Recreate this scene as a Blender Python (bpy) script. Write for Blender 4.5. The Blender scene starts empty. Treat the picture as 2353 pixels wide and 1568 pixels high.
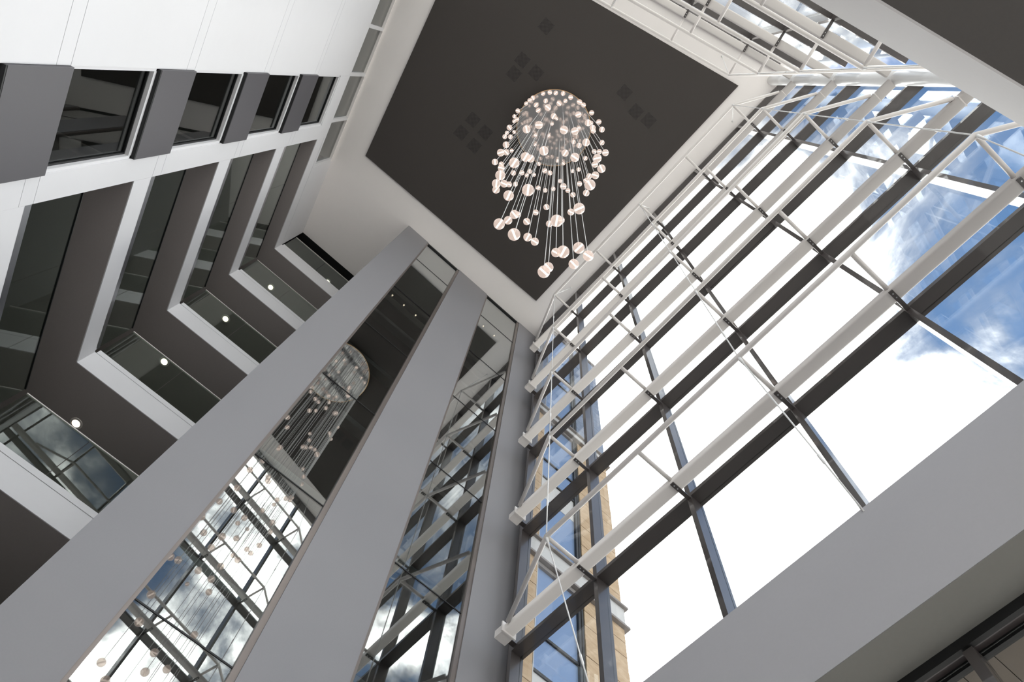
import bpy, math, random
from mathutils import Vector, Matrix
random.seed(7)
sc = bpy.context.scene
COL = sc.collection

# ------------------------------------------------------------------ camera
# origin = the camera; x runs along the big glazed wall, y points out through it, z is up (metres)
cam_d = bpy.data.cameras.new('camera'); cam = bpy.data.objects.new('camera', cam_d); COL.objects.link(cam)
cam_d.sensor_width = 36.0; cam_d.lens = 26.743; cam_d.clip_start = 0.05; cam_d.clip_end = 2000
RT = (0.66757562, 0.74199471, 0.06153562)
DN = (-0.69098697, 0.64821611, -0.31992637)
FW = (-0.27727206, 0.17105473, 0.94544195)
cam.matrix_world = Matrix(((RT[0], -DN[0], -FW[0], 0), (RT[1], -DN[1], -FW[1], 0), (RT[2], -DN[2], -FW[2], 0), (0, 0, 0, 1)))
sc.camera = cam

# ------------------------------------------------------------------ sky
def new_world():
    w = bpy.data.worlds.new('sky'); sc.world = w; w.use_nodes = True
    nt = w.node_tree; N = nt.nodes; L = nt.links; N.clear()
    out = N.new('ShaderNodeOutputWorld'); bg = N.new('ShaderNodeBackground')
    tc = N.new('ShaderNodeTexCoord'); sep = N.new('ShaderNodeSeparateXYZ'); L.new(tc.outputs['Generated'], sep.inputs[0])
    def math_(op, a, b=None, clamp=False):
        m = N.new('ShaderNodeMath'); m.operation = op; m.use_clamp = clamp
        for i, v in enumerate((a, b)):
            if v is None: continue
            if isinstance(v, (int, float)): m.inputs[i].default_value = v
            else: L.new(v, m.inputs[i])
        return m.outputs[0]
    x, y, z = sep.outputs
    zz = math_('ADD', math_('MAXIMUM', z, 0.0), 0.25)
    px = math_('DIVIDE', x, zz); py = math_('DIVIDE', y, zz)
    cmb = N.new('ShaderNodeCombineXYZ'); L.new(px, cmb.inputs[0]); L.new(py, cmb.inputs[1]); cmb.inputs[2].default_value = SKY_SEED
    n1 = N.new('ShaderNodeTexNoise'); n1.inputs['Scale'].default_value = 4.8; n1.inputs['Detail'].default_value = 9; n1.inputs['Roughness'].default_value = 0.55; n1.inputs['Distortion'].default_value = 0.3
    L.new(cmb.outputs[0], n1.inputs['Vector'])
    # a bank of bright cloud fills the -x side and breaks up towards +x
    edge = N.new('ShaderNodeMapRange'); edge.inputs[1].default_value = -0.05; edge.inputs[2].default_value = 0.10; edge.inputs[3].default_value = 0.20; edge.inputs[4].default_value = -0.005
    L.new(math_('ADD', px, math_('MULTIPLY', py, -0.12)), edge.inputs[0])
    cov = math_('ADD', n1.outputs[0], edge.outputs[0])
    ramp = N.new('ShaderNodeMapRange'); ramp.interpolation_type = 'SMOOTHSTEP'
    ramp.inputs[1].default_value = 0.38; ramp.inputs[2].default_value = 0.66
    L.new(cov, ramp.inputs[0])
    blue = N.new('ShaderNodeMixRGB'); blue.inputs[1].default_value = (0.42, 0.62, 0.95, 1); blue.inputs[2].default_value = (0.16, 0.345, 0.73, 1)
    L.new(math_('POWER', math_('MAXIMUM', z, 0.0), 0.7), blue.inputs[0])
    thin = N.new('ShaderNodeMixRGB'); L.new(math_('POWER', ramp.outputs[0], 1.3), thin.inputs[0]); L.new(blue.outputs[0], thin.inputs[1]); thin.inputs[2].default_value = (0.95, 0.95, 0.97, 1)
    mix = N.new('ShaderNodeMixRGB'); mix.blend_type = 'ADD'; mix.inputs[0].default_value = 1.0
    thick = N.new('ShaderNodeMixRGB'); thick.inputs[1].default_value = (0, 0, 0, 1); thick.inputs[2].default_value = CLOUD
    L.new(math_('POWER', ramp.outputs[0], 4.5), thick.inputs[0])
    # clouds are brighter on the sun's side (+x)
    side = N.new('ShaderNodeMapRange'); side.inputs[1].default_value = -0.7; side.inputs[2].default_value = 0.9; side.inputs[3].default_value = 0.34; side.inputs[4].default_value = 2.4; L.new(x, side.inputs[0])
    lit = N.new('ShaderNodeMixRGB'); lit.blend_type = 'MULTIPLY'; lit.inputs[0].default_value = 1.0; L.new(thick.outputs[0], lit.inputs[1]); L.new(side.outputs[0], lit.inputs[2])
    L.new(thin.outputs[0], mix.inputs[1]); L.new(lit.outputs[0], mix.inputs[2])
    gr = N.new('ShaderNodeMixRGB'); gr.inputs[1].default_value = (2.3, 2.2, 2.1, 1)
    hz = N.new('ShaderNodeMapRange'); hz.inputs[1].default_value = -0.03; hz.inputs[2].default_value = 0.03; L.new(z, hz.inputs[0])
    L.new(hz.outputs[0], gr.inputs[0]); L.new(mix.outputs[0], gr.inputs[2])
    L.new(gr.outputs[0], bg.inputs[0]); bg.inputs[1].default_value = SKY_STRENGTH
    L.new(bg.outputs[0], out.inputs[0])
SKY_SEED = 1.1
SKY_STRENGTH = 1.0
CLOUD = (6.9, 6.7, 6.55, 1)
new_world()
vs = sc.view_settings
vs.view_transform = 'Standard'; vs.look = 'None'; vs.exposure = -0.14; vs.gamma = 1.0; vs.use_curve_mapping = False
sc.cycles.max_bounces = 14; sc.cycles.diffuse_bounces = 6; sc.cycles.glossy_bounces = 5
sc.cycles.transparent_max_bounces = 32; sc.cycles.sample_clamp_indirect = 8.0

# ------------------------------------------------------------------ materials
def principled(name, col, rough=0.6, metal=0.0, spec=0.5, noise=0.0, scale=20.0, bump=0.0, coat=0.0):
    m = bpy.data.materials.new(name); m.use_nodes = True
    nt = m.node_tree; b = nt.nodes['Principled BSDF']
    b.inputs['Roughness'].default_value = rough; b.inputs['Metallic'].default_value = metal
    b.inputs['Specular IOR Level'].default_value = spec; b.inputs['Coat Weight'].default_value = coat
    b.inputs['Base Color'].default_value = (*col, 1)
    if noise or bump:
        tc = nt.nodes.new('ShaderNodeTexCoord'); n = nt.nodes.new('ShaderNodeTexNoise')
        n.inputs['Scale'].default_value = scale; n.inputs['Detail'].default_value = 5
        nt.links.new(tc.outputs['Object'], n.inputs['Vector'])
        if noise:
            mx = nt.nodes.new('ShaderNodeMixRGB')
            mx.inputs[1].default_value = (*[c * (1 - noise) for c in col], 1); mx.inputs[2].default_value = (*[min(1, c * (1 + noise)) for c in col], 1)
            nt.links.new(n.outputs[0], mx.inputs[0]); nt.links.new(mx.outputs[0], b.inputs['Base Color'])
        if bump:
            bp = nt.nodes.new('ShaderNodeBump'); bp.inputs['Strength'].default_value = bump; bp.inputs['Distance'].default_value = 0.01
            nt.links.new(n.outputs[0], bp.inputs['Height']); nt.links.new(bp.outputs[0], b.inputs['Normal'])
    return m
def glass(name, tint=(0.93, 0.95, 0.94), f0=0.045, power=5.0, rough=0.0):
    """thin sheet glass: see-through with an angle dependent mirror share, the same from both sides"""
    m = bpy.data.materials.new(name); m.use_nodes = True
    nt = m.node_tree; N = nt.nodes; L = nt.links; N.clear()
    out = N.new('ShaderNodeOutputMaterial'); t = N.new('ShaderNodeBsdfTransparent'); g = N.new('ShaderNodeBsdfGlossy'); mx = N.new('ShaderNodeMixShader')
    t.inputs[0].default_value = (*tint, 1); g.inputs[0].default_value = (0.96, 0.97, 0.97, 1); g.inputs['Roughness'].default_value = rough
    lw = N.new('ShaderNodeLayerWeight'); lw.inputs[0].default_value = 0.5
    p = N.new('ShaderNodeMath'); p.operation = 'POWER'; L.new(lw.outputs['Facing'], p.inputs[0]); p.inputs[1].default_value = power
    a = N.new('ShaderNodeMath'); a.operation = 'MULTIPLY_ADD'; L.new(p.outputs[0], a.inputs[0]); a.inputs[1].default_value = 1 - f0; a.inputs[2].default_value = f0
    L.new(a.outputs[0], mx.inputs[0]); L.new(t.outputs[0], mx.inputs[1]); L.new(g.outputs[0], mx.inputs[2]); L.new(mx.outputs[0], out.inputs[0])
    return m
def emitter(name, col, strength):
    m = bpy.data.materials.new(name); m.use_nodes = True
    nt = m.node_tree; N = nt.nodes; N.clear()
    out = N.new('ShaderNodeOutputMaterial'); e = N.new('ShaderNodeEmission'); e.inputs[0].default_value = (*col, 1); e.inputs[1].default_value = strength
    nt.links.new(e.outputs[0], out.inputs[0]); return m
def globe_glass(name):
    m = glass(name, (0.90, 0.84, 0.80), 0.08, 3.0)
    nt = m.node_tree; N = nt.nodes; L = nt.links
    out = [n for n in N if n.type == 'OUTPUT_MATERIAL'][0]; mx = [n for n in N if n.type == 'MIX_SHADER'][0]
    e = N.new('ShaderNodeEmission'); e.inputs[0].default_value = (1.0, 0.80, 0.70, 1); e.inputs[1].default_value = 1.25
    m2 = N.new('ShaderNodeMixShader'); m2.inputs[0].default_value = 0.38
    L.new(mx.outputs[0], m2.inputs[1]); L.new(e.outputs[0], m2.inputs[2]); L.new(m2.outputs[0], out.inputs[0]); return m
def stone(name, a, b, c):
    m = principled(name, a, 0.8, spec=0.2); nt = m.node_tree; N = nt.nodes; L = nt.links; bs = N['Principled BSDF']
    tc = N.new('ShaderNodeTexCoord'); mp = N.new('ShaderNodeMapping'); mp.inputs['Scale'].default_value = (1, 1, 3)
    oi = N.new('ShaderNodeObjectInfo'); L.new(tc.outputs['Object'], mp.inputs[0]); L.new(oi.outputs['Random'], mp.inputs['Location'])
    n = N.new('ShaderNodeTexNoise'); n.inputs['Scale'].default_value = 2.2; n.inputs['Detail'].default_value = 8; n.inputs['Distortion'].default_value = 1.2
    L.new(mp.outputs[0], n.inputs['Vector']); r = N.new('ShaderNodeValToRGB'); L.new(n.outputs[0], r.inputs[0])
    r.color_ramp.elements[0].color = (*b, 1); r.color_ramp.elements[0].position = .3; r.color_ramp.elements[1].color = (*c, 1); r.color_ramp.elements[1].position = .7
    L.new(r.outputs[0], bs.inputs['Base Color']); return m
def perforated(name):
    m = principled(name, (0.045, 0.042, 0.040), 0.8, spec=0.2); nt = m.node_tree; N = nt.nodes; L = nt.links; bs = N['Principled BSDF']
    tc = N.new('ShaderNodeTexCoord'); ck = N.new('ShaderNodeTexChecker'); ck.inputs['Scale'].default_value = 34
    ck.inputs[1].default_value = (0.062, 0.056, 0.053, 1); ck.inputs[2].default_value = (0.034, 0.031, 0.030, 1)
    L.new(tc.outputs['Object'], ck.inputs[0]); L.new(ck.outputs[0], bs.inputs['Base Color']); return m

M = dict(
    white=principled('white_paint', (0.76, 0.75, 0.765), 0.55, spec=0.3, noise=0.012, scale=3),
    ceiling_white=principled('ceiling_white', (0.90, 0.86, 0.84), 0.8, spec=0.2, noise=0.012, scale=4),
    panel_grey=principled('grey_metal_panel', (0.092, 0.087, 0.095), 0.45, spec=0.4, noise=0.04, scale=60),
    pier_grey=principled('grey_pier_paint', (0.25, 0.243, 0.255), 0.6, spec=0.3, noise=0.03, scale=40),
    soffit=principled('dark_soffit', (0.38, 0.345, 0.335), 0.75, spec=0.25, noise=0.05, scale=30),
    soffit_low=principled('charcoal_soffit', (0.085, 0.078, 0.074), 0.75, spec=0.25, noise=0.05, scale=30),
    ceiling_dark=principled('charcoal_ceiling', (0.066, 0.059, 0.055), 0.85, spec=0.2, noise=0.08, scale=45, bump=0.15),
    bulkhead=principled('pale_grey_bulkhead', (0.46, 0.45, 0.465), 0.65, spec=0.3, noise=0.02, scale=30),
    fascia_shaded=principled('shaded_white_edge', (0.55, 0.53, 0.53), 0.65, spec=0.3, noise=0.02, scale=30),  # white walkway edge, darkened in colour for the shade on it
    soffit_shaded=principled('shaded_bulkhead_soffit', (0.24, 0.232, 0.215), 0.7, spec=0.3, noise=0.03, scale=20),  # bulkhead underside with its shade put into the colour
    vent=perforated('perforated_tile'),
    bronze=principled('dark_bronze_metal', (0.052, 0.043, 0.041), 0.42, metal=0.0, spec=0.6, coat=0.7),
    frame_bronze=principled('warm_bronze_metal', (0.20, 0.17, 0.155), 0.4, metal=0.5),
    steel_white=principled('white_steel_paint', (0.74, 0.70, 0.675), 0.38, spec=0.5),
    column_white=principled('gloss_white_paint', (0.95, 0.95, 0.95), 0.22, spec=0.5),
    rod=principled('white_rod', (0.85, 0.84, 0.83), 0.3, spec=0.5),
    bolt=principled('bright_bolt', (0.75, 0.75, 0.75), 0.3, metal=1.0),
    channel=principled('brushed_channel', (0.62, 0.63, 0.66), 0.28, metal=1.0),
    glass=glass('clear_glass', f0=0.035),
    balustrade=glass('balustrade_glass', (0.80, 0.86, 0.82), 0.045),
    window=glass('tinted_window', (0.55, 0.57, 0.55), 0.06),
    lift_glass=glass('lift_glass', (0.72, 0.75, 0.74), 0.14, 2.6),
    mirror=principled('polished_canopy', (0.46, 0.455, 0.455), 0.04, metal=1.0),
    gold=principled('gold_rim', (0.95, 0.62, 0.32), 0.25, metal=1.0),
    globe=globe_glass('globe_glass'), core=emitter('led_core', (1.0, 0.90, 0.82), 3.2),
    lamp=emitter('warm_lamp', (1.0, 0.80, 0.60), 5.0),
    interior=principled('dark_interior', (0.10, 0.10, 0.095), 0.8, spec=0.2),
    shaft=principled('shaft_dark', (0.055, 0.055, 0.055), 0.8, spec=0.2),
    shaft_steel=principled('shaft_steel', (0.30, 0.33, 0.33), 0.4, metal=0.6),
    floor=principled('stone_floor', (0.38, 0.36, 0.345), 0.35, noise=0.05, scale=3),
    pavement=principled('pavement', (0.34, 0.325, 0.31), 0.9, noise=0.1, scale=2),
    stone=stone('sandstone', (0.52, 0.36, 0.22), (0.46, 0.325, 0.205), (0.60, 0.45, 0.31)),
    upper_stone=stone('blue_grey_stone', (0.2, 0.24, 0.33), (0.17, 0.21, 0.30), (0.26, 0.31, 0.41)),  # bluer, greyer tone for the upper courses
    pale=principled('pale_grey_render', (0.58, 0.57, 0.57), 0.7),
    ledge=principled('ledge_stone', (0.26, 0.235, 0.225), 0.8),
    ext_glass=principled('painted_sky_glass', (0.24, 0.33, 0.52), 0.05, spec=0.5),  # blue of the reflected sky put into the base colour
    tan=principled('tan_soffit_board', (0.165, 0.135, 0.11), 0.7, noise=0.05, scale=6),
    black=principled('black_metal', (0.004, 0.004, 0.0045), 0.5),
)

# ------------------------------------------------------------------ helpers
def link(name, me, mat=None, parent=None, loc=None):
    o = bpy.data.objects.new(name, me); COL.objects.link(o)
    if mat is not None and me is not None and not me.materials: me.materials.append(M[mat])
    if parent is not None: o.parent = parent
    if loc is not None: o.location = loc
    return o
def tag(o, label=None, cat=None, group=None, kind=None):
    if label: o['label'] = label
    if cat: o['category'] = cat
    if group: o['group'] = group
    if kind: o['kind'] = kind
    return o
def empty(name, loc, label=None, cat=None, group=None, kind=None):
    o = bpy.data.objects.new(name, None); COL.objects.link(o); o.location = loc; o.empty_display_size = 0.2
    return tag(o, label, cat, group, kind)
def mesh(name, v, f, smooth=False):
    me = bpy.data.meshes.new(name); me.from_pydata([tuple(p) for p in v], [], f); me.update()
    if smooth:
        me.polygons.foreach_set('use_smooth', [True] * len(me.polygons))
    return me
BF = [(0, 3, 2, 1), (4, 5, 6, 7), (0, 1, 5, 4), (1, 2, 6, 5), (2, 3, 7, 6), (3, 0, 4, 7)]
def obox_mesh(o, a, b, c, name='box'):
    """box spanned by three edge vectors from corner o"""
    o, a, b, c = map(Vector, (o, a, b, c))
    if a.cross(b).dot(c) < 0: a, b = b, a
    v = [o, o + a, o + a + b, o + b, o + c, o + a + c, o + a + b + c, o + b + c]
    return mesh(name, v, BF)
def off(parent):
    return parent.location.copy() if parent is not None else Vector((0, 0, 0))
def world_off(parent):
    p = Vector((0, 0, 0))
    while parent is not None: p += parent.location; parent = parent.parent
    return p
def box(name, lo, hi, mat, parent=None):
    """axis aligned box in world coordinates; its origin sits at the middle of its base"""
    lo = Vector(lo); hi = Vector(hi); c = Vector(((lo.x + hi.x) / 2, (lo.y + hi.y) / 2, lo.z))
    me = obox_mesh(lo - c, (hi.x - lo.x, 0, 0), (0, hi.y - lo.y, 0), (0, 0, hi.z - lo.z), name)
    return link(name, me, mat, parent, c - world_off(parent))
def obox(name, o, a, b, c, mat, parent=None):
    o = Vector(o); a, b, c = map(Vector, (a, b, c)); m = o + (a + b + c) / 2; m.z = min(o.z, o.z + a.z, o.z + b.z, o.z + c.z)
    return link(name, obox_mesh(o - m, a, b, c, name), mat, parent, m - world_off(parent))
def prism(name, poly, z0, z1, mat, parent=None):
    cx = sum(p[0] for p in poly) / len(poly); cy = sum(p[1] for p in poly) / len(poly); n = len(poly)
    ar = sum(poly[i][0] * poly[(i + 1) % n][1] - poly[(i + 1) % n][0] * poly[i][1] for i in range(n))
    if ar < 0: poly = poly[::-1]
    v = [(x - cx, y - cy, 0) for x, y in poly] + [(x - cx, y - cy, z1 - z0) for x, y in poly]
    f = [tuple(range(n))[::-1], tuple(range(n, 2 * n))] + [(i, (i + 1) % n, n + (i + 1) % n, n + i) for i in range(n)]
    return link(name, mesh(name, v, f), mat, parent, Vector((cx, cy, z0)) - world_off(parent))
def tube_mesh(pts, r, n=10, name='tube', caps=True):
    pts = [Vector(p) for p in pts]; v = []; f = []; k = len(pts)
    for i, p in enumerate(pts):
        d = (pts[min(i + 1, k - 1)] - pts[max(i - 1, 0)]).normalized()
        u = d.cross(Vector((0, 0, 1)));
        if u.length < 1e-4: u = Vector((1, 0, 0))
        u.normalize(); w = d.cross(u)
        rr = r[i] if isinstance(r, (list, tuple)) else r
        if 0 < i < k - 1:
            c = max(0.5, d.dot((pts[i + 1] - p).normalized())); 
        else: c = 1
        for j in range(n):
            a = 2 * math.pi * j / n; v.append(p + (u * math.cos(a) + w * math.sin(a)) * rr / c ** 0.5)
    for i in range(k - 1):
        for j in range(n):
            f.append((i * n + j, i * n + (j + 1) % n, (i + 1) * n + (j + 1) % n, (i + 1) * n + j))
    if caps:
        f.append(tuple(range(n))[::-1]); f.append(tuple(range((k - 1) * n, k * n)))
    return mesh(name, v, f, True)
def tube(name, pts, r, mat, parent=None, n=10):
    b = Vector(pts[0]); me = tube_mesh([Vector(p) - b for p in pts], r, n, name)
    return link(name, me, mat, parent, b - world_off(parent))
def sphere_mesh(r, seg=20, rings=12, name='sphere'):
    v = [(0, 0, -r)]; f = []
    for i in range(1, rings):
        t = math.pi * i / rings
        for j in range(seg):
            a = 2 * math.pi * j / seg; v.append((r * math.sin(t) * math.cos(a), r * math.sin(t) * math.sin(a), -r * math.cos(t)))
    v.append((0, 0, r)); top = len(v) - 1
    for j in range(seg):
        f.append((0, 1 + (j + 1) % seg, 1 + j)); f.append((top, top - seg + j, top - seg + (j + 1) % seg))
    for i in range(rings - 2):
        for j in range(seg):
            a = 1 + i * seg; f.append((a + j, a + (j + 1) % seg, a + seg + (j + 1) % seg, a + seg + j))
    return mesh(name, v, f, True)
def disc_mesh(profile, n=64, name='disc'):
    """lathe of (r, z) profile about z"""
    v = []; f = []; k = len(profile)
    for r, z in profile:
        for j in range(n):
            a = 2 * math.pi * j / n; v.append((r * math.cos(a), r * math.sin(a), z))
    for i in range(k - 1):
        for j in range(n): f.append((i * n + j, i * n + (j + 1) % n, (i + 1) * n + (j + 1) % n, (i + 1) * n + j))
    return mesh(name, v, f)

# ------------------------------------------------------------------ plan
FLOOR = -1.6; H = 27.4
XB = -7.30                                  # front of the lift shaft wall
C0 = Vector((-10.18, -3.53, 0))             # inner corner of the balconies
ang = math.radians(-15.72); E = Vector((math.cos(ang), math.sin(ang), 0)); NL = Vector((-E.y, E.x, 0))   # left wall: along, into the room
angB = math.radians(75.8); DB = Vector((math.cos(angB), math.sin(angB), 0)); NB = Vector((DB.y, -DB.x, 0))  # second glazed wall: along, outwards
UP = Vector((0, 0, 1))
def LW(s, n, z): return C0 + E * s + NL * n + UP * z
def BW(t, c, z): return DB * t + NB * c + UP * z
def xy(p): return (p.x, p.y)
SMAX = 12.55
T = {1: 10.17, 2: 13.73, 3: 17.29, 4: 20.86, 5: 24.42}
MX = [-6.99, -4.99, -2.99, -0.99, 1.01, 3.01, 5.05]
MT = [6.15, 4.30, 2.28, 0.26, -1.76, -3.78, -5.80, -6.24]
SOF = [6.28, 9.95, 13.53, 17.16, 20.80, 24.46]        # undersides of the balcony edges
FAS = [6.88, 10.56, 14.14, 17.79, 21.45, 25.17]       # tops of the white edges
LEV = ['lowest', 'second', 'third', 'fourth', 'fifth', 'top']

# ------------------------------------------------------------------ the shell
fl = prism('floor', [(-18, -14), (8, -14), (8, 6.2), (-18, 6.2)], FLOOR - 0.2, FLOOR, 'floor'); tag(fl, 'pale stone floor of the atrium', kind='structure')
pv = prism('pavement', [(-70, 6.21), (70, 6.21), (70, 90), (-70, 90)], FLOOR - 0.25, FLOOR - 0.05, 'pavement'); tag(pv, 'grey paving outside the glazed wall', kind='structure')

def wallB_line(c): return BW(10, c, 0), BW(-12, c, 0)
roofpoly = [(-17.2, 5.8), (5.7, 5.8), xy(BW(-7, 4.0, 0)), xy(LW(12.9, -5.6, 0)), (-17.2, -7.5)]
ce = prism('ceiling', roofpoly, H, H + 0.4, 'ceiling_white'); tag(ce, 'white ceiling border around the charcoal panel', kind='structure')
dark = [(-6.42, -3.51), (-6.23, 4.55), (3.92, 4.45), (1.46, -5.50)]
dp = prism('dark_panel', dark, H - 0.06, H - 0.001, 'ceiling_dark', ce); dp['label'] = 'charcoal acoustic ceiling panel'
prism('balcony_ceiling', [(-17.2, -7.5), (-17.2, 5.7), (-10.18, 5.7), (-10.18, -3.6), xy(LW(0, -0.3, 0)), xy(LW(2.9, -0.3, 0)), xy(LW(2.9, -5, 0))], H - 0.012, H - 0.002, 'black', ce)

# far interior walls that close the building behind the balconies and windows
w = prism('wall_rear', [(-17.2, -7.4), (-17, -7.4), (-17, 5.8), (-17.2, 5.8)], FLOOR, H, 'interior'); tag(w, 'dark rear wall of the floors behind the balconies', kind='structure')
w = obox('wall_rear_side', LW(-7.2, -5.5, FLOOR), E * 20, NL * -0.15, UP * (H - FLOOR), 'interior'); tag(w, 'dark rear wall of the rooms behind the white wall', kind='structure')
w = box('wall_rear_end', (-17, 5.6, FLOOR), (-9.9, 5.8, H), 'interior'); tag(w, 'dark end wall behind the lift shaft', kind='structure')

# ------------------------------------------------------------------ white wall on the left
wl = empty('wall_left', LW(6, 0, FLOOR), 'white panelled wall with a column of windows and grey panels', kind='structure')
JZ = [-1.6, 3.15, 3.46, 6.75, 7.06, 10.42, 10.74, 14.16, 14.48, 17.93, 18.24, 21.66, 21.95, 25.35]
WIN = [(7.05, 9.36), (10.76, 13.14), (14.48, 16.84), (18.20, 20.52), (21.95, 24.28)]
S0, S1, S2, S3 = 3.945, 4.42, 6.07, SMAX
g = 0.006
def lw_box(name, s0, s1, n0, n1, z0, z1, mat, parent): return obox(name, LW(s0, n0, z0), E * (s1 - s0), NL * (n1 - n0), UP * (z1 - z0), mat, parent)
lw_box('backing', S2 + 0.01, S3, -0.30, -0.012, FLOOR, 25.34, 'white', wl)
lw_box('backing', S0 + 0.01, S1 - 0.01, -0.30, -0.012, FLOOR, 25.34, 'white', wl)
for a, b in zip(JZ[:-1], JZ[1:]):
    lw_box('wall_panel', S2, S3, -0.02, 0.0, a + g, b - g, 'white', wl)
    lw_box('wall_panel', S0, S1, -0.02, 0.0, a + g, b - g, 'white', wl)
lo = FLOOR
for k, (a, b) in enumerate(WIN):
    if k == 0: pz = (3.5, a)
    else: pz = (WIN[k - 1][1], a)
    lw_box('spandrel_panel', S1 + 0.004, S2 - 0.004, -0.25, 0.05, pz[0] + 0.06, pz[1] - 0.01, 'panel_grey', wl)
    lw_box('underside_shade', S1 + 0.004, S2 - 0.004, -0.25, 0.046, pz[0] + 0.03, pz[0] + 0.058, 'black', wl)  # black strip painting the shade under the projecting panel
lw_box('wall_panel', S1 + 0.004, S2 - 0.004, -0.25, 0.0, WIN[-1][1] + 0.03, 25.344, 'white', wl)
lw_box('wall_panel', S1 + 0.004, S2 - 0.004, -0.25, 0.0, FLOOR, 3.49, 'white', wl)
# top storey white wall beside the strip window
lw_box('upper_wall', 0.0, 2.87, -0.25, 0.0, 25.19, H, 'white', wl)
lw_box('upper_wall', 2.87, S0, -0.25, 0.0, 25.19, 25.345, 'white', wl)
for k, (a, b) in enumerate(WIN):
    w = empty('window_%d' % (k + 1), LW((S1 + S2) / 2, -0.1, a), ['window almost out of the picture, lowest in the white wall', 'largest dark window in the white wall', 'second dark window up the white wall between grey panels', 'third dark window up the white wall', 'smallest dark window, topmost in the white wall'][k], kind='structure')
    t = 0.055
    lw_box('frame', S1, S1 + t, -0.2, -0.02, a, b, 'white', w); lw_box('frame', S2 - t, S2, -0.2, -0.02, a, b, 'white', w)
    lw_box('frame', S1 + t, S2 - t, -0.2, -0.02, b - t, b + 0.028, 'white', w); lw_box('frame', S1 + t, S2 - t, -0.2, -0.02, a - 0.008, a + t, 'white', w)
    for q in ((S1 + t, S1 + t + .03, a + t, b - t), (S2 - t - .03, S2 - t, a + t, b - t), (S1 + t + .03, S2 - t - .03, b - t - .03, b - t), (S1 + t + .03, S2 - t - .03, a + t, a + t + .03)):
        lw_box('gasket', q[0], q[1], -0.16, -0.09, q[2], q[3], 'black', w)
    lw_box('pane', S1 + t + .03, S2 - t - .03, -0.13, -0.118, a + t + .03, b - t - .03, 'window', w)
# strip window under the ceiling
w = empty('window_6', LW(6, -0.05, 25.36), 'strip of grey panes along the top of the white wall', kind='structure')
ms = [2.87, 4.46, 6.06, 7.66, 9.26, 10.86, 12.46]
for a in ms: lw_box('frame', a, a + 0.11, -0.14, -0.005, 25.36, H - 0.09, 'white', w)
lw_box('frame', 2.87, 12.57, -0.14, -0.005, H - 0.09, H - 0.002, 'ceiling_white', w)
lw_box('frame', 2.87, 12.57, -0.14, -0.005, 25.345, 25.40, 'white', w)
for a, b in zip(ms[:-1], ms[1:]): lw_box('pane', a + 0.11, b, -0.10, -0.09, 25.40, H - 0.09, 'window', w)
# floor plates of the rooms behind the white wall
for k, z in enumerate(FAS):
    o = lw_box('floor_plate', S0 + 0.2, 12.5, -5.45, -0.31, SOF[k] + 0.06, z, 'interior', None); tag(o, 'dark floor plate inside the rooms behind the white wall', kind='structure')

# ------------------------------------------------------------------ balconies
YC = -0.78       # side of the lift shaft
def balcony(k):
    z0, z1 = SOF[k], FAS[k]
    labels = ['lowest balcony rail, just showing at the bottom left corner beside the grey pier',
              'balcony whose glass front mirrors blue sky, bottom left',
              'white edged balcony just above the one mirroring the sky',
              'white edged balcony, third below the ceiling',
              'white edged balcony, second below the ceiling',
              'topmost small balcony under the white ceiling, with a black recess']
    b = empty('balcony', (C0.x, C0.y, z0), labels[k], 'balcony', 'balconies wrapping the corner')
    ext = 0.0 if k == 5 else S0
    pts = [xy(LW(0, -0.02, 0)), xy(LW(S0 - 0.01, -0.02, 0)), xy(LW(S0 - 0.01, -5.4, 0)), (-16.9, -7.2), (-16.9, YC + 0.02 if False else 5.5), (-10.3, 5.5), (-10.3, YC), (-10.2, YC), (-10.2, -3.5)]
    pts = [xy(LW(-0.0, -0.021, 0)), xy(LW(S0 - 0.01, -0.021, 0)), xy(LW(S0 - 0.01, -5.4, 0)), (-16.9, -6.9), (-16.9, 5.5), (-10.201, 5.5), (-10.201, -3.53)]
    prism('soffit', pts, z0 + 0.001, z1 - 0.02, 'soffit', b)
    # white edge: one length on the left wall, one on the back
    if k < 5 or True:
        obox('fascia', LW(-0.0, -0.02, z0), E * (S0 - 0.002), NL * 0.02, UP * (z1 - z0), 'white', b)
    box('fascia', (-10.20, -3.53, z0), (-10.18, YC - 0.002, z1), 'white', b)
    ch = 0.165
    # foot of the glass: bright metal channel on the left, white upstand on the back
    if k < 5: obox('channel', LW(0.03, -0.05, z1), E * (S0 - 0.035), NL * 0.04, UP * (ch + 0.01), 'channel', b)
    box('upstand', (-10.245, -3.50, z1 + 0.02), (-10.185, YC - 0.002, z1 + ch), 'white', b)
    zt = z1 + 1.46
    js = [0.03, 1.25, 2.58, S0 - 0.01]
    if k < 5:
        for a, c in zip(js[:-1], js[1:]): obox('glass_panel', LW(a + 0.006, -0.038, z1 + ch), E * (c - a - 0.012), NL * 0.012, UP * (zt - z1 - ch), 'balustrade', b)
        obox('top_rail', LW(0.03, -0.05, zt), E * (S0 - 0.04), NL * 0.035, UP * 0.02, 'black' if k != 9 else 'channel', b)
    jy = [-3.50, -2.14, YC - 0.004]
    for a, c in zip(jy[:-1], jy[1:]): box('glass_panel', (-10.222, a + 0.006, z1 + ch), (-10.21, c - 0.006, zt), 'balustrade', b)
    box('top_rail', (-10.235, -3.50, zt), (-10.197, YC - 0.004, zt + 0.022), 'steel_white', b)
    return b
for k in range(6): balcony(k)

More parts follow.
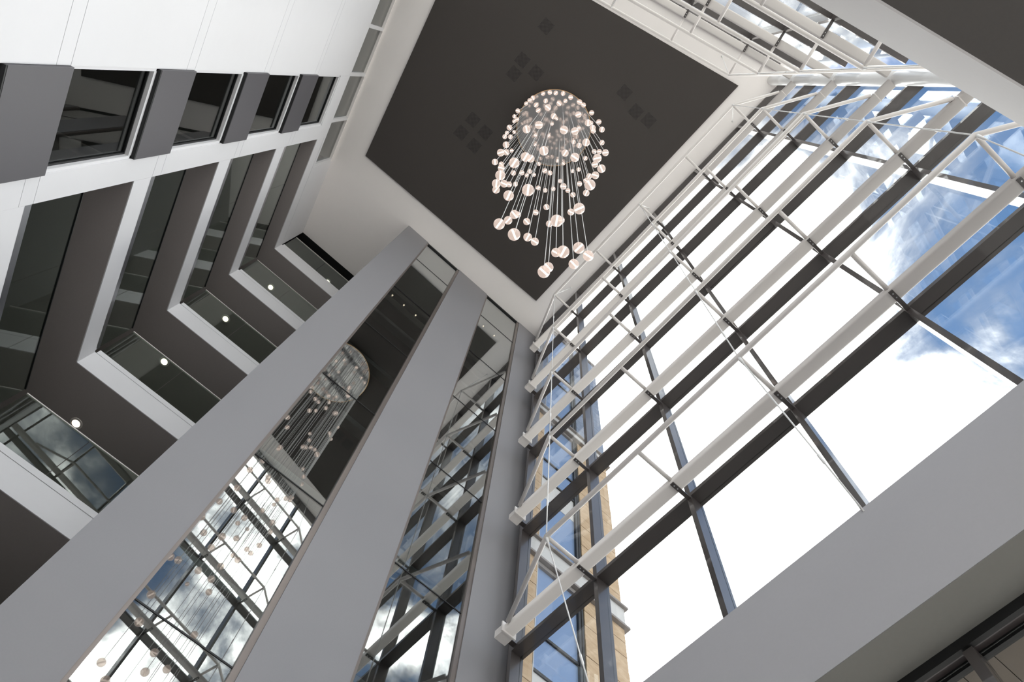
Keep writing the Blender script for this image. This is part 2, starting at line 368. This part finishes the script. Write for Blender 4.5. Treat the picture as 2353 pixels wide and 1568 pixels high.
def downlight(p, label):
    d = empty('downlight', p, label, 'lamp', 'round downlights of the balconies')
    ring = disc_mesh([(0.085, -0.012), (0.125, -0.012), (0.13, -0.004), (0.13, 0.0)], 28, 'ring'); link('ring', ring, 'steel_white', d)
    link('lens', disc_mesh([(0.0005, -0.008), (0.088, -0.008)], 28, 'lens'), 'lamp', d)
    link('baffle', disc_mesh([(0.045, -0.0125), (0.0455, -0.0125)], 20, 'baffle'), 'black', d)
    return d
for k, lab in ((2, 'round warm downlight in the dark soffit above the sky reflecting balcony'), (3, 'round warm downlight seen through the third balcony glass from the ceiling'), (4, 'round warm downlight seen through the second balcony glass from the ceiling'), (5, 'round warm downlight nearest the topmost balcony edge')):
    downlight((-11.35, -2.84, SOF[k]), lab)
downlight((-11.05, -1.70, H - 0.014), 'tiny warm downlight in the black recess of the topmost balcony')

# ------------------------------------------------------------------ lift shaft with grey piers and two glazed strips
wb = empty('wall_back', (XB - 0.1, 2.4, FLOOR), 'grey lift shaft wall of three tall piers', kind='structure')
PY = [(-0.78, 0.15), (1.68, 3.04), (4.66, 5.80)]
for k, (a, b) in enumerate(PY):
    o = box('pier', (XB - (3.0 if k == 0 else 0.30), a, FLOOR), (XB, b, H - 0.002), 'pier_grey', wb)
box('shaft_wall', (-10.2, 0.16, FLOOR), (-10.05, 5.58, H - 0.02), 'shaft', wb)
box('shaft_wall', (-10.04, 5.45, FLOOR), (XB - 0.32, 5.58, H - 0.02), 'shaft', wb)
JL = [3.4, 7.05, 10.68, 14.3, 17.85, 21.4, 25.0]
for k, (a, b, lab) in enumerate(((0.15, 1.68, 'wide glazed strip between the grey piers mirroring the pendant lamp'), (3.04, 4.66, 'narrower glazed strip between the grey piers beside the glazed wall'))):
    w = empty('window_%d' % (k + 7), (XB - 0.1, (a + b) / 2, FLOOR), lab, kind='structure')
    zt = H - 0.10
    box('frame', (XB - 0.16, a, FLOOR), (XB - 0.02, a + 0.05, zt), 'frame_bronze', w); box('frame', (XB - 0.16, b - 0.09, FLOOR), (XB - 0.02, b, zt), 'frame_bronze', w)
    box('frame', (XB - 0.16, a, zt), (XB - 0.02, b, H - 0.004), 'black', w)
    zs = [FLOOR] + JL + [zt]
    for z0, z1 in zip(zs[:-1], zs[1:]): box('pane', (XB - 0.075, a + 0.05, z0 + 0.012), (XB - 0.063, b - 0.09, z1 - 0.012), 'lift_glass', w)
    for z in JL: box('joint', (XB - 0.09, a + 0.05, z - 0.012), (XB - 0.055, b - 0.09, z + 0.012), 'black', w)
for k, z in enumerate(JL[2:]):
    o = box('shaft_beam', (-9.9, 0.2, z - 0.25), (-9.65, 5.44, z - 0.02), 'shaft_steel'); tag(o, 'steel beam inside the lift shaft, %s from the top' % ['fifth', 'fourth', 'third', 'second', 'first'][k], 'beam', 'lift shaft beams')
o = box('shaft_beam', (-9.3, 0.2, 25.9), (-9.1, 5.44, 26.1), 'shaft_steel'); tag(o, 'steel beam carrying small lamps near the top of the lift shaft', 'beam', 'lift shaft beams')
for x, z, ys, zone in ((-9.2, 25.9, (0.42, 0.95, 1.5), 'wide'), (-8.3, H - 0.01, (3.75, 4.3), 'narrow')):
    for k, y in enumerate(ys):
        s = empty('spot_lamp', (x, y, z), 'small warm spot lamp behind the %s glazed strip, %s the balconies' % (zone, (['nearest', 'midway from', 'farthest from'] if len(ys) == 3 else ['nearest', 'farthest from'])[k]), 'lamp', 'spot lamps in the lift shaft')
        link('housing', disc_mesh([(0.035, 0), (0.035, -0.10), (0.028, -0.10)], 14, 'housing'), 'black', s)
        link('bulb', sphere_mesh(0.03, 12, 8, 'bulb'), 'lamp', s, (0, 0, -0.10))

# ------------------------------------------------------------------ glazed wall A (towards +y)
YN = 5.40
wa = empty('window_9', (-1, 5.5, 7.3), 'large glazed wall of bronze mullions and clear panes', kind='structure')
for x in MX: box('mullion', (x - 0.04, YN + 0.002, 7.0), (x + 0.04, YN + 0.26, H - 0.001), 'bronze', wa)
box('filler', (XB + 0.001, YN + 0.2, 7.0), (MX[0] - 0.04, YN + 0.26, H - 0.001), 'bronze', wa)
zs = [7.2, T[1], T[2], T[3], T[4], T[5], H - 0.05]
for z in [T[k] for k in T] + [H - 0.04]:
    for a, b in zip(MX[:-1], MX[1:]): box('transom', (a + 0.04, YN, z - 0.04), (b - 0.04, YN + 0.26, z + 0.04), 'bronze', wa)
for a, b in zip(MX[:-1], MX[1:]):
    for z0, z1 in zip(zs[:-1], zs[1:]):
        box('pane', (a + 0.04, YN + 0.19, z0 + 0.04), (b - 0.04, YN + 0.205, z1 - 0.04), 'glass', wa)
BR = obox_mesh((-0.032, 0, -0.012), (0.064, 0, 0), (0, 0.40, 0), (0, 0, 0.024), 'bracket')
def bolts_mesh():
    v = []; f = []
    for y in (0.05, 0.12):
        b = len(v); n = 8
        for z in (-0.02, -0.011):
            for j in range(n): v.append((0.011 * math.cos(j * 2 * math.pi / n), y + 0.011 * math.sin(j * 2 * math.pi / n), z))
        f.append(tuple(range(b, b + n))[::-1])
        for j in range(n): f.append((b + j, b + (j + 1) % n, b + n + (j + 1) % n, b + n + j))
    return mesh('bolt', v, f)
BO = bolts_mesh()
def bracket(p, rot, parent):
    o = link('bracket', BR, 'bronze', parent, Vector(p) - world_off(parent)); o.rotation_euler = (0, 0, rot)
    b = link('bolt', BO, 'bolt', o); return o
for k, z in T.items():
    for x in MX[1:6]: bracket((x, 5.03, z - 0.088), 0, wa)

def rounded_bar(name, p0, p1, w, h, mat, parent, side):
    """hollow section with rounded corners from p0 to p1; side = horizontal width direction"""
    p0 = Vector(p0); p1 = Vector(p1); side = Vector(side); r = 0.035; prof = []
    for cx, cz, a0 in ((w / 2 - r, h / 2 - r, 0), (-w / 2 + r, h / 2 - r, 90), (-w / 2 + r, -h / 2 + r, 180), (w / 2 - r, -h / 2 + r, 270)):
        for a in (0, 30, 60, 90): prof.append((cx + r * math.cos(math.radians(a0 + a)), cz + r * math.sin(math.radians(a0 + a))))
    n = len(prof); v = [side * a + UP * b for a, b in prof] + [(p1 - p0) + side * a + UP * b for a, b in prof]
    if (p1 - p0).cross(side).dot(UP) < 0: f = [(i, n + i, n + (i + 1) % n, (i + 1) % n) for i in range(n)]
    else: f = [(i, (i + 1) % n, n + (i + 1) % n, n + i) for i in range(n)]
    f += [tuple(range(n)), tuple(range(n, 2 * n))[::-1]]
    me = mesh(name, v, f); me.polygons.foreach_set('use_smooth', [True] * n + [False] * 2)
    return link(name, me, mat, parent, p0 - world_off(parent))

ORD = {1: 'lowest', 2: 'second lowest', 3: 'middle', 4: 'second highest', 5: 'highest'}
RC = 0.042
for k, z in T.items():
    t = empty('bow_truss', (-1, 5.11, z), 'white steel bow truss across the large glazed wall, %s of the five' % ORD[k], 'truss', 'bow trusses of the large glazed wall')
    rounded_bar('beam', (-6.70, 5.125, z), (4.63, 5.125, z), 0.215, 0.14, 'steel_white', t, (0, 1, 0))
    cy = lambda x: 4.36 - 0.013 * (x + 5)
    tube('chord', [(-6.58, 4.99, z), (-4.99, cy(-4.99), z), (3.01, cy(3.01), z), (4.18, 5.0, z)], RC, 'steel_white', t)
    for x in MX[1:6]: tube('strut', [(x, cy(x), z), (x, 5.05, z)], 0.036, 'steel_white', t)
    box('end_plate', (-6.725, 4.975, z - 0.11), (-6.70, 5.275, z + 0.11), 'steel_white', t)
    box('end_shoe', (-6.93, 5.01, z - 0.085), (-6.725, 5.24, z + 0.085), 'steel_white', t)
    box('end_bracket', (-6.92, 5.24, z + 0.01), (-6.82, YN + 0.001, z + 0.06), 'bronze', t)
    box('collar', (4.23, 5.01, z - 0.076), (4.25, 5.24, z + 0.076), 'steel_white', t)

# ------------------------------------------------------------------ glazed wall B
CB = 3.66
wbn = empty('window_10', BW(0, CB, 7.3), 'second glazed wall at the top right, seen at a steep angle', kind='structure')
def b_box(name, t0, t1, c0, c1, z0, z1, mat, parent): return obox(name, BW(t0, c0, z0), DB * (t1 - t0), NB * (c1 - c0), UP * (z1 - z0), mat, parent)
for t in MT[1:]: b_box('mullion', t - 0.04, t + 0.04, CB + 0.002, CB + 0.26, FLOOR, H - 0.001, 'bronze', wbn)
tz = [2.95, 6.56] + [T[k] for k in T] + [H - 0.04]
for z in tz:
    for a, b in zip(MT[1:], MT[:-1]): b_box('transom', a + 0.04, b - 0.04, CB, CB + 0.26, z - 0.04, z + 0.04, 'bronze', wbn)
zz = [FLOOR - 0.04] + tz
for a, b in zip(MT[1:], MT[:-1]):
    for z0, z1 in zip(zz[:-1], zz[1:]): b_box('pane', a + 0.04, b - 0.04, CB + 0.19, CB + 0.205, z0 + 0.04, z1 - 0.04, 'glass', wbn)
for k, z in T.items():
    for t in MT[1:6]: bracket(BW(t, 3.27, z - 0.088), angB - math.pi, wbn)
for k, z in T.items():
    t = empty('bow_truss', BW(0, 3.37, z), 'white bow truss across the top right glazed wall, %s of five' % ORD[k], 'truss', 'bow trusses of the second glazed wall')
    rounded_bar('beam', BW(5.93, 3.37, z), BW(-6.2, 3.37, z), 0.215, 0.14, 'steel_white', t, NB)
    tube('chord', [BW(5.74, 3.33, z), BW(4.30, 2.54, z), BW(-3.78, 2.54, z), BW(-5.2, 3.22, z)], RC, 'steel_white', t)
    for m in MT[1:6]: tube('strut', [BW(m, 2.54, z), BW(m, 3.27, z)], 0.036, 'steel_white', t)

cc = empty('corner_column', (4.78, 5.15, FLOOR), 'round white steel column in the corner of the two glazed walls', 'column')
segs = [FLOOR] + [T[k] for k in T] + [H]
for a, b in zip(segs[:-1], segs[1:]): tube('shaft', [(4.78, 5.15, a + (0.02 if a > 0 else 0)), (4.78, 5.15, b - (0.02 if b < H else 0.001))], 0.155, 'column_white', cc, 28)

def tie_rod(p_top, p_chord, p_bot, label, group):
    r = empty('tie_rod', p_top, label, 'rod', group)
    pts = [Vector((p_chord.x, p_chord.y, T[k])) for k in (5, 4, 3, 2, 1)]
    pts = [Vector(p_top)] + pts + [Vector(p_bot)]
    for i, (a, b) in enumerate(zip(pts[:-1], pts[1:])):
        d = (b - a).normalized(); a2 = a + d * (0.0 if i == 0 else 0.05); b2 = b - d * (0.0 if i == 5 else 0.05)
        tube('rod', [a2, b2], 0.0105, 'rod', r, 8)
        if i: tube('fork', [a, a + d * 0.07, a + d * 0.20], [0.03, 0.026, 0.012], 'rod', r, 8)
        q = a.lerp(b, 0.72) if i else a.lerp(b, 0.5); tube('turnbuckle', [q - d * 0.09, q - d * 0.07, q + d * 0.07, q + d * 0.09], [0.011, 0.018, 0.018, 0.011], 'rod', r, 8)
    tube('ceiling_foot', [pts[0] - UP * 0.002, pts[0] - UP * 0.03], 0.035, 'rod', r, 12)
for x, lab in ((-4.99, 'thin white tie rod nearest the grey pier, joining the trusses'), (-0.99, 'thin white tie rod crossing the middle of the large glazed wall'), (3.01, 'thin white tie rod of the large glazed wall nearest the corner column')):
    cy0 = 4.36 - 0.013 * (x + 5)
    tie_rod((x, 5.16, H), Vector((x, cy0, 0)), (x, 5.30, 7.25), lab, 'tie rods of the large glazed wall')
for m, lab in ((4.30, 'thin white tie rod of the second glazed wall nearest the corner column'), (0.26, 'thin white tie rod at the top edge, second glazed wall')):
    c = BW(m, 2.54, 0); e = BW(m, 3.24, H); f = BW(m, 3.24, 7.28)
    tie_rod(e, c, f, lab, 'tie rods of the second glazed wall')

# ------------------------------------------------------------------ bulkhead below wall A and the entrance under it
wf = box('wall_front', (XB + 0.001, 5.30, 5.79), (3.2, 5.81, 7.31), 'bulkhead'); tag(wf, 'grey bulkhead below the large glazed wall, bottom right', kind='structure')
box('soffit_shade_sheet', (XB + 0.002, 5.303, 5.782), (3.2, 5.809, 5.789), 'soffit_shaded', wf)  # added thin sheet that paints the underside's shade
en = empty('window_11', (-1.05, 5.95, FLOOR), 'dark framed entrance glazing under the grey bulkhead', kind='structure')
box('head_rail', (XB + 0.001, 5.812, 5.68), (3.2, 5.87, 5.79), 'black', en)
box('head_panel', (XB + 0.001, 5.872, 5.72), (3.2, 5.985, 5.78), 'bronze', en)
box('head_rail', (XB + 0.001, 5.987, 5.66), (3.2, 6.05, 5.79), 'black', en)
for x in (-5.05, -3.05, -1.05, 0.95, 2.95): box('mullion', (x - 0.05, 5.82, FLOOR), (x + 0.05, 6.05, 5.655), 'bronze', en)
for a in (-5.05, -3.05, -1.05, 0.95): box('pane', (a + 0.05, 5.93, FLOOR), (a + 1.95, 5.942, 5.65), 'glass', en)
cn = empty('canopy', (-1, 7, 5.79), 'tan boarded canopy soffit outside the entrance, bottom right corner', 'canopy')  # boards and deck lengthened outwards to shade the paving
for i in range(-22, 12):
    x = -0.955 + i * 0.331
    if x > XB + 0.02: box('board', (x + 0.004, 6.06, 5.79), (x + 0.327, 11.0, 5.83), 'tan', cn)
box('deck', (XB + 0.02, 6.06, 5.835), (3.0, 11.0, 6.1), 'black', cn)

# walkway along wall B
wk = empty('walkway', BW(0, 2.6, 6.3), 'walkway with white edge and dark underside, top right corner', 'walkway')
tA = 6.0
prism('underside', [xy(BW(-6.1, 1.61, 0)), xy(BW(4.9, 1.61, 0)), xy(BW(4.9, 3.64, 0)), xy(BW(-6.1, 3.64, 0))], 6.30, 7.2, 'soffit_low', wk)
b_box('fascia', -6.1, 4.9, 1.59, 1.609, 6.285, 7.28, 'fascia_shaded', wk)

# ------------------------------------------------------------------ building outside
sb = empty('stone_building', (-9.5, 7.4, FLOOR), 'sandstone building with tall windows outside the glazed wall beside the grey pier', 'building')
XS = -7.42; YE = 8.86
box('core', (-12.5, 5.95, FLOOR), (XS - 0.12, YE - 0.02, 30.4), 'ledge', sb)
def stone_run(y0, y1, z0, z1, mat, h=0.433, splits=1):
    n = max(1, round((z1 - z0) / h)); hh = (z1 - z0) / n
    for i in range(n):
        w_ = (y1 - y0) / splits
        for j in range(splits):
            box('stone', (XS - 0.115, y0 + j * w_ + 0.006, z0 + i * hh + 0.006), (XS + random.uniform(-0.006, 0.006), y0 + (j + 1) * w_ - 0.006, z0 + (i + 1) * hh - 0.006), mat, sb)
bands = [(FLOOR, 7.0, 'stone'), (7.75, 14.0, 'stone'), (14.75, 21.5, 'stone'), (22.05, 30.4, 'upper_stone')]
for z0, z1, mt in bands:
    stone_run(YE - 1.24, YE, z0, z1, mt, 0.433 if mt == 'stone' else 0.62); stone_run(5.95, YE - 2.60, z0, z1, mt)
    wn = box('window', (XS - 0.11, YE - 2.58, z0 + 0.15), (XS - 0.06, YE - 1.42, z1 - 0.14), 'ext_glass', sb)
    box('frame', (XS - 0.10, YE - 1.42, z0 + 0.02), (XS + 0.01, YE - 1.36, z1 - 0.02), 'black', sb); box('frame', (XS - 0.10, YE - 1.30, z0 + 0.02), (XS - 0.02, YE - 1.25, z1 - 0.02), 'black', sb)
    box('frame', (XS - 0.10, YE - 1.36, z0 + 0.02), (XS - 0.06, YE - 1.30, z1 - 0.02), 'pale', sb)
    box('frame', (XS - 0.10, YE - 2.60, z0 + 0.02), (XS + 0.005, YE - 2.58, z1 - 0.02), 'pale', sb)
    box('frame', (XS - 0.10, YE - 2.58, z1 - 0.14), (XS + 0.005, YE - 1.42, z1 - 0.02), 'ledge', sb)
    for zt in ([z0 + 3.05, z0 + 4.05] if z1 - z0 > 6 else []): box('frame', (XS - 0.10, YE - 2.58, zt), (XS - 0.02, YE - 1.42, zt + 0.07), 'black', sb)
    if mt == 'stone': box('opal_pane', (XS - 0.09, YE - 2.575, z0 + 2.1), (XS - 0.05, YE - 1.425, z0 + 3.05), 'pale', sb)
for z0, z1 in ((7.0, 7.75), (14.0, 14.75), (21.5, 22.05)):
    box('band', (XS - 0.115, 5.95, z0 + 0.07), (XS + 0.03, YE + 0.03, z1 - 0.07), 'pale', sb)
    box('ledge', (XS - 0.115, 5.95, z0), (XS + 0.10, YE + 0.10, z0 + 0.068), 'ledge', sb); box('ledge', (XS - 0.115, 5.95, z1 - 0.068), (XS + 0.10, YE + 0.10, z1), 'ledge', sb)
box('parapet', (-12.5, 5.95, 30.402), (XS + 0.05, YE + 0.05, 30.6), 'ledge', sb)

# ------------------------------------------------------------------ ceiling vents
for spots, where in ((((-3.52, -1.49), (-2.92, -1.47), (-2.95, -0.87), (-3.55, -0.86)), 'in the cluster of four left of the chandelier'),
                     (((-0.84, -1.42), (-0.32, -0.88), (-0.33, -1.50)), 'in the cluster of three above the chandelier'),
                     (((0.98, -1.62),), 'alone near the top edge'),
                     (((1.22, 1.78), (1.04, 2.50), (1.12, 3.03)), 'in the faint row right of the chandelier')):
    for x, y in spots:
        v = box('ceiling_vent', (x - 0.2, y - 0.2, H - 0.066), (x + 0.2, y + 0.2, H - 0.061), 'vent')
        tag(v, 'perforated vent tile of the charcoal ceiling, ' + where, 'vent', 'vent tiles ' + where)

# ------------------------------------------------------------------ chandelier
CX, CY, CZ = -1.235, 0.787, 27.0
ch = empty('chandelier', (CX, CY, CZ), 'chandelier of glowing glass globes on long cords under a round mirrored plate', 'chandelier')
link('canopy', disc_mesh([(0.0005, 0), (1.25, 0), (1.25, 0.001)], 96, 'canopy'), 'mirror', ch)
link('rim', disc_mesh([(1.251, -0.003), (1.27, -0.003), (1.27, 0.07), (1.251, 0.07), (0.0005, 0.07)], 96, 'rim'), 'gold', ch)
for a in (0.3, 2.4, 4.5): tube('hanger', [(CX + 0.8 * math.cos(a), CY + 0.8 * math.sin(a), CZ + 0.07), (CX + 0.8 * math.cos(a), CY + 0.8 * math.sin(a), H - 0.061)], 0.02, 'black', ch)
GLOBE = sphere_mesh(1.0, 24, 14, 'globe'); CORE = tube_mesh([(-0.88, 0, 0), (-0.8, 0, 0), (0.8, 0, 0), (0.88, 0, 0)], [0.10, 0.17, 0.17, 0.10], 10, 'lamp_core')
CORD = tube_mesh([(0, 0, 0), (0, 0, 1)], 0.006, 6, 'cord', False); CAP = tube_mesh([(0, 0, 0), (0, 0, 0.5)], [0.2, 0.12], 10, 'cap')
BALLS = [(-0.64, -0.24, 26.55, 0.069), (-0.46, -0.1, 26.55, 0.077), (-0.34, 0.06, 26.55, 0.077), (-0.19, 0.25, 26.55, 0.077), (-0.96, -0.4, 26.5, 0.077), (-0.97, -0.38, 23.56, 0.065), (-0.11, 0.52, 26.55, 0.081), (-0.02, 0.84, 26.5, 0.089), (0.0, 1.0, 26.5, 0.081), (-1.14, -0.41, 24.34, 0.063), (-0.75, -0.02, 26.55, 0.077), (-1.06, -0.17, 26.55, 0.081), (-0.68, 0.14, 21.25, 0.088), (-0.5, 0.36, 26.09, 0.088), (-0.31, 0.47, 26.55, 0.069), (-1.14, 0.0, 26.55, 0.081), (-1.32, -0.41, 21.86, 0.064), (0.0, 1.37, 26.5, 0.085), (-1.49, -0.38, 21.81, 0.057), (-1.71, -0.31, 24.85, 0.069), (-1.7, -0.32, 23.31, 0.057), (-0.8, 0.44, 22.94, 0.088), (-0.92, 0.64, 26.55, 0.057), (-0.28, 0.9, 22.07, 0.088), (-1.78, -0.28, 21.55, 0.076), (-1.87, -0.23, 20.83, 0.055), (-2.02, -0.12, 24.44, 0.06), (-1.92, -0.2, 20.22, 0.062), (-2.04, -0.1, 22.58, 0.069), (-1.21, 0.08, 17.38, 0.088), (-0.96, 0.22, 17.38, 0.088), (-0.63, 0.66, 16.4, 0.088), (-0.54, 0.92, 17.9, 0.088), (-0.24, 1.16, 20.47, 0.088), (-0.22, 1.43, 23.97, 0.066), (-0.28, 1.5, 22.94, 0.088), (-0.33, 1.57, 22.94, 0.078), (-0.05, 1.75, 26.5, 0.09), (-0.09, 1.15, 15.27, 0.055), (-0.31, 1.55, 17.9, 0.058), (-1.09, 1.58, 26.55, 0.077), (-0.98, 1.68, 24.9, 0.088), (-0.55, 1.28, 17.9, 0.088), (-2.07, -0.04, 20.42, 0.088), (-2.27, 0.18, 22.28, 0.058), (-2.21, 0.09, 20.42, 0.082), (-1.79, 0.48, 26.55, 0.065), (-1.5, 0.82, 26.55, 0.061), (-2.03, 0.68, 26.55, 0.057), (-1.15, 0.64, 26.55, 0.061), (-0.63, 1.4, 26.55, 0.061), (-1.09, 0.57, 14.65, 0.088), (-1.11, 1.16, 19.08, 0.088), (-0.81, 1.11, 15.06, 0.088), (-1.37, 0.38, 14.29, 0.088), (-1.61, 0.57, 17.33, 0.088), (-1.44, 0.27, 12.95, 0.088), (-0.68, 1.85, 21.3, 0.066), (-0.53, 1.76, 19.18, 0.062), (-0.39, 1.64, 16.66, 0.072), (-0.56, 1.52, 15.89, 0.088), (-0.83, 1.91, 19.34, 0.08), (-0.67, 1.77, 16.3, 0.088), (-1.06, 1.97, 23.31, 0.068), (-1.91, 1.6, 26.55, 0.061), (-1.84, 1.81, 26.55, 0.065), (-2.36, 1.18, 26.03, 0.068), (-2.42, 0.98, 22.89, 0.071), (-2.26, 1.4, 24.59, 0.083), (-2.17, 1.54, 24.23, 0.078), (-1.58, 1.93, 23.15, 0.057), (-1.39, 1.98, 22.58, 0.063), (-2.17, 0.03, 17.07, 0.07), (-2.27, 0.18, 18.36, 0.064), (-2.05, -0.01, 18.1, 0.088), (-1.79, 0.24, 13.26, 0.088), (-2.29, 0.23, 18.0, 0.081), (-2.19, 0.32, 14.96, 0.088), (-2.37, 0.41, 15.53, 0.077), (-2.4, 0.5, 17.18, 0.084), (-2.42, 0.61, 17.79, 0.068), (-2.41, 0.57, 19.85, 0.068), (-2.43, 0.75, 18.67, 0.06), (-2.43, 0.78, 21.35, 0.073), (-2.42, 0.94, 21.61, 0.06), (-2.38, 1.13, 22.64, 0.058), (-1.86, 0.55, 12.64, 0.088), (-1.39, 0.64, 11.15, 0.088), (-2.3, 1.32, 20.22, 0.06), (-2.21, 1.49, 20.11, 0.06), (-2.07, 1.64, 20.37, 0.061), (-2.15, 1.55, 17.23, 0.068), (-2.28, 1.38, 16.35, 0.063), (-2.35, 0.96, 14.65, 0.088), (-2.4, 1.06, 15.27, 0.059), (-2.42, 0.91, 14.09, 0.079), (-2.14, 0.69, 11.67, 0.088), (-1.89, 0.87, 10.48, 0.088), (-2.33, 1.25, 14.91, 0.071), (-2.3, 1.33, 13.47, 0.078), (-2.23, 1.45, 13.21, 0.071), (-2.09, 1.63, 15.12, 0.068), (-1.39, 1.21, 10.79, 0.088), (-1.9, 1.78, 15.32, 0.066), (-1.93, 1.76, 21.91, 0.063), (-1.86, 1.81, 20.58, 0.088), (-1.75, 1.86, 19.39, 0.062), (-1.64, 1.91, 18.26, 0.064), (-1.44, 1.97, 19.49, 0.067), (-1.72, 1.88, 15.94, 0.072), (-1.14, 1.44, 11.72, 0.088), (-1.12, 1.98, 19.13, 0.073), (-0.94, 1.95, 17.95, 0.088), (-1.24, 1.98, 18.98, 0.061), (-0.82, 1.4, 12.49, 0.088), (-1.31, 1.98, 17.12, 0.073), (-1.98, 1.73, 12.33, 0.077), (-1.6, 1.53, 10.43, 0.088), (-1.98, 1.52, 10.38, 0.088), (-2.05, 1.65, 11.25, 0.078), (-1.73, 1.87, 11.1, 0.077), (-1.53, 1.79, 11.3, 0.088), (-1.5, 1.95, 11.15, 0.082)]
for x, y, z, r in BALLS:
    g_ = link('globe', GLOBE, 'globe', ch, (x - CX, y - CY, z - CZ)); g_.scale = (r, r, r)
    c_ = link('lamp_core', CORE, 'core', g_); c_.rotation_euler = (0, 0, random.uniform(0, math.pi))
    l_ = CZ - z - r * 0.9
    k_ = link('cord', CORD, 'rod', ch, (x - CX, y - CY, z + r * 0.9 - CZ)); k_.scale = (1, 1, max(0.02, l_))
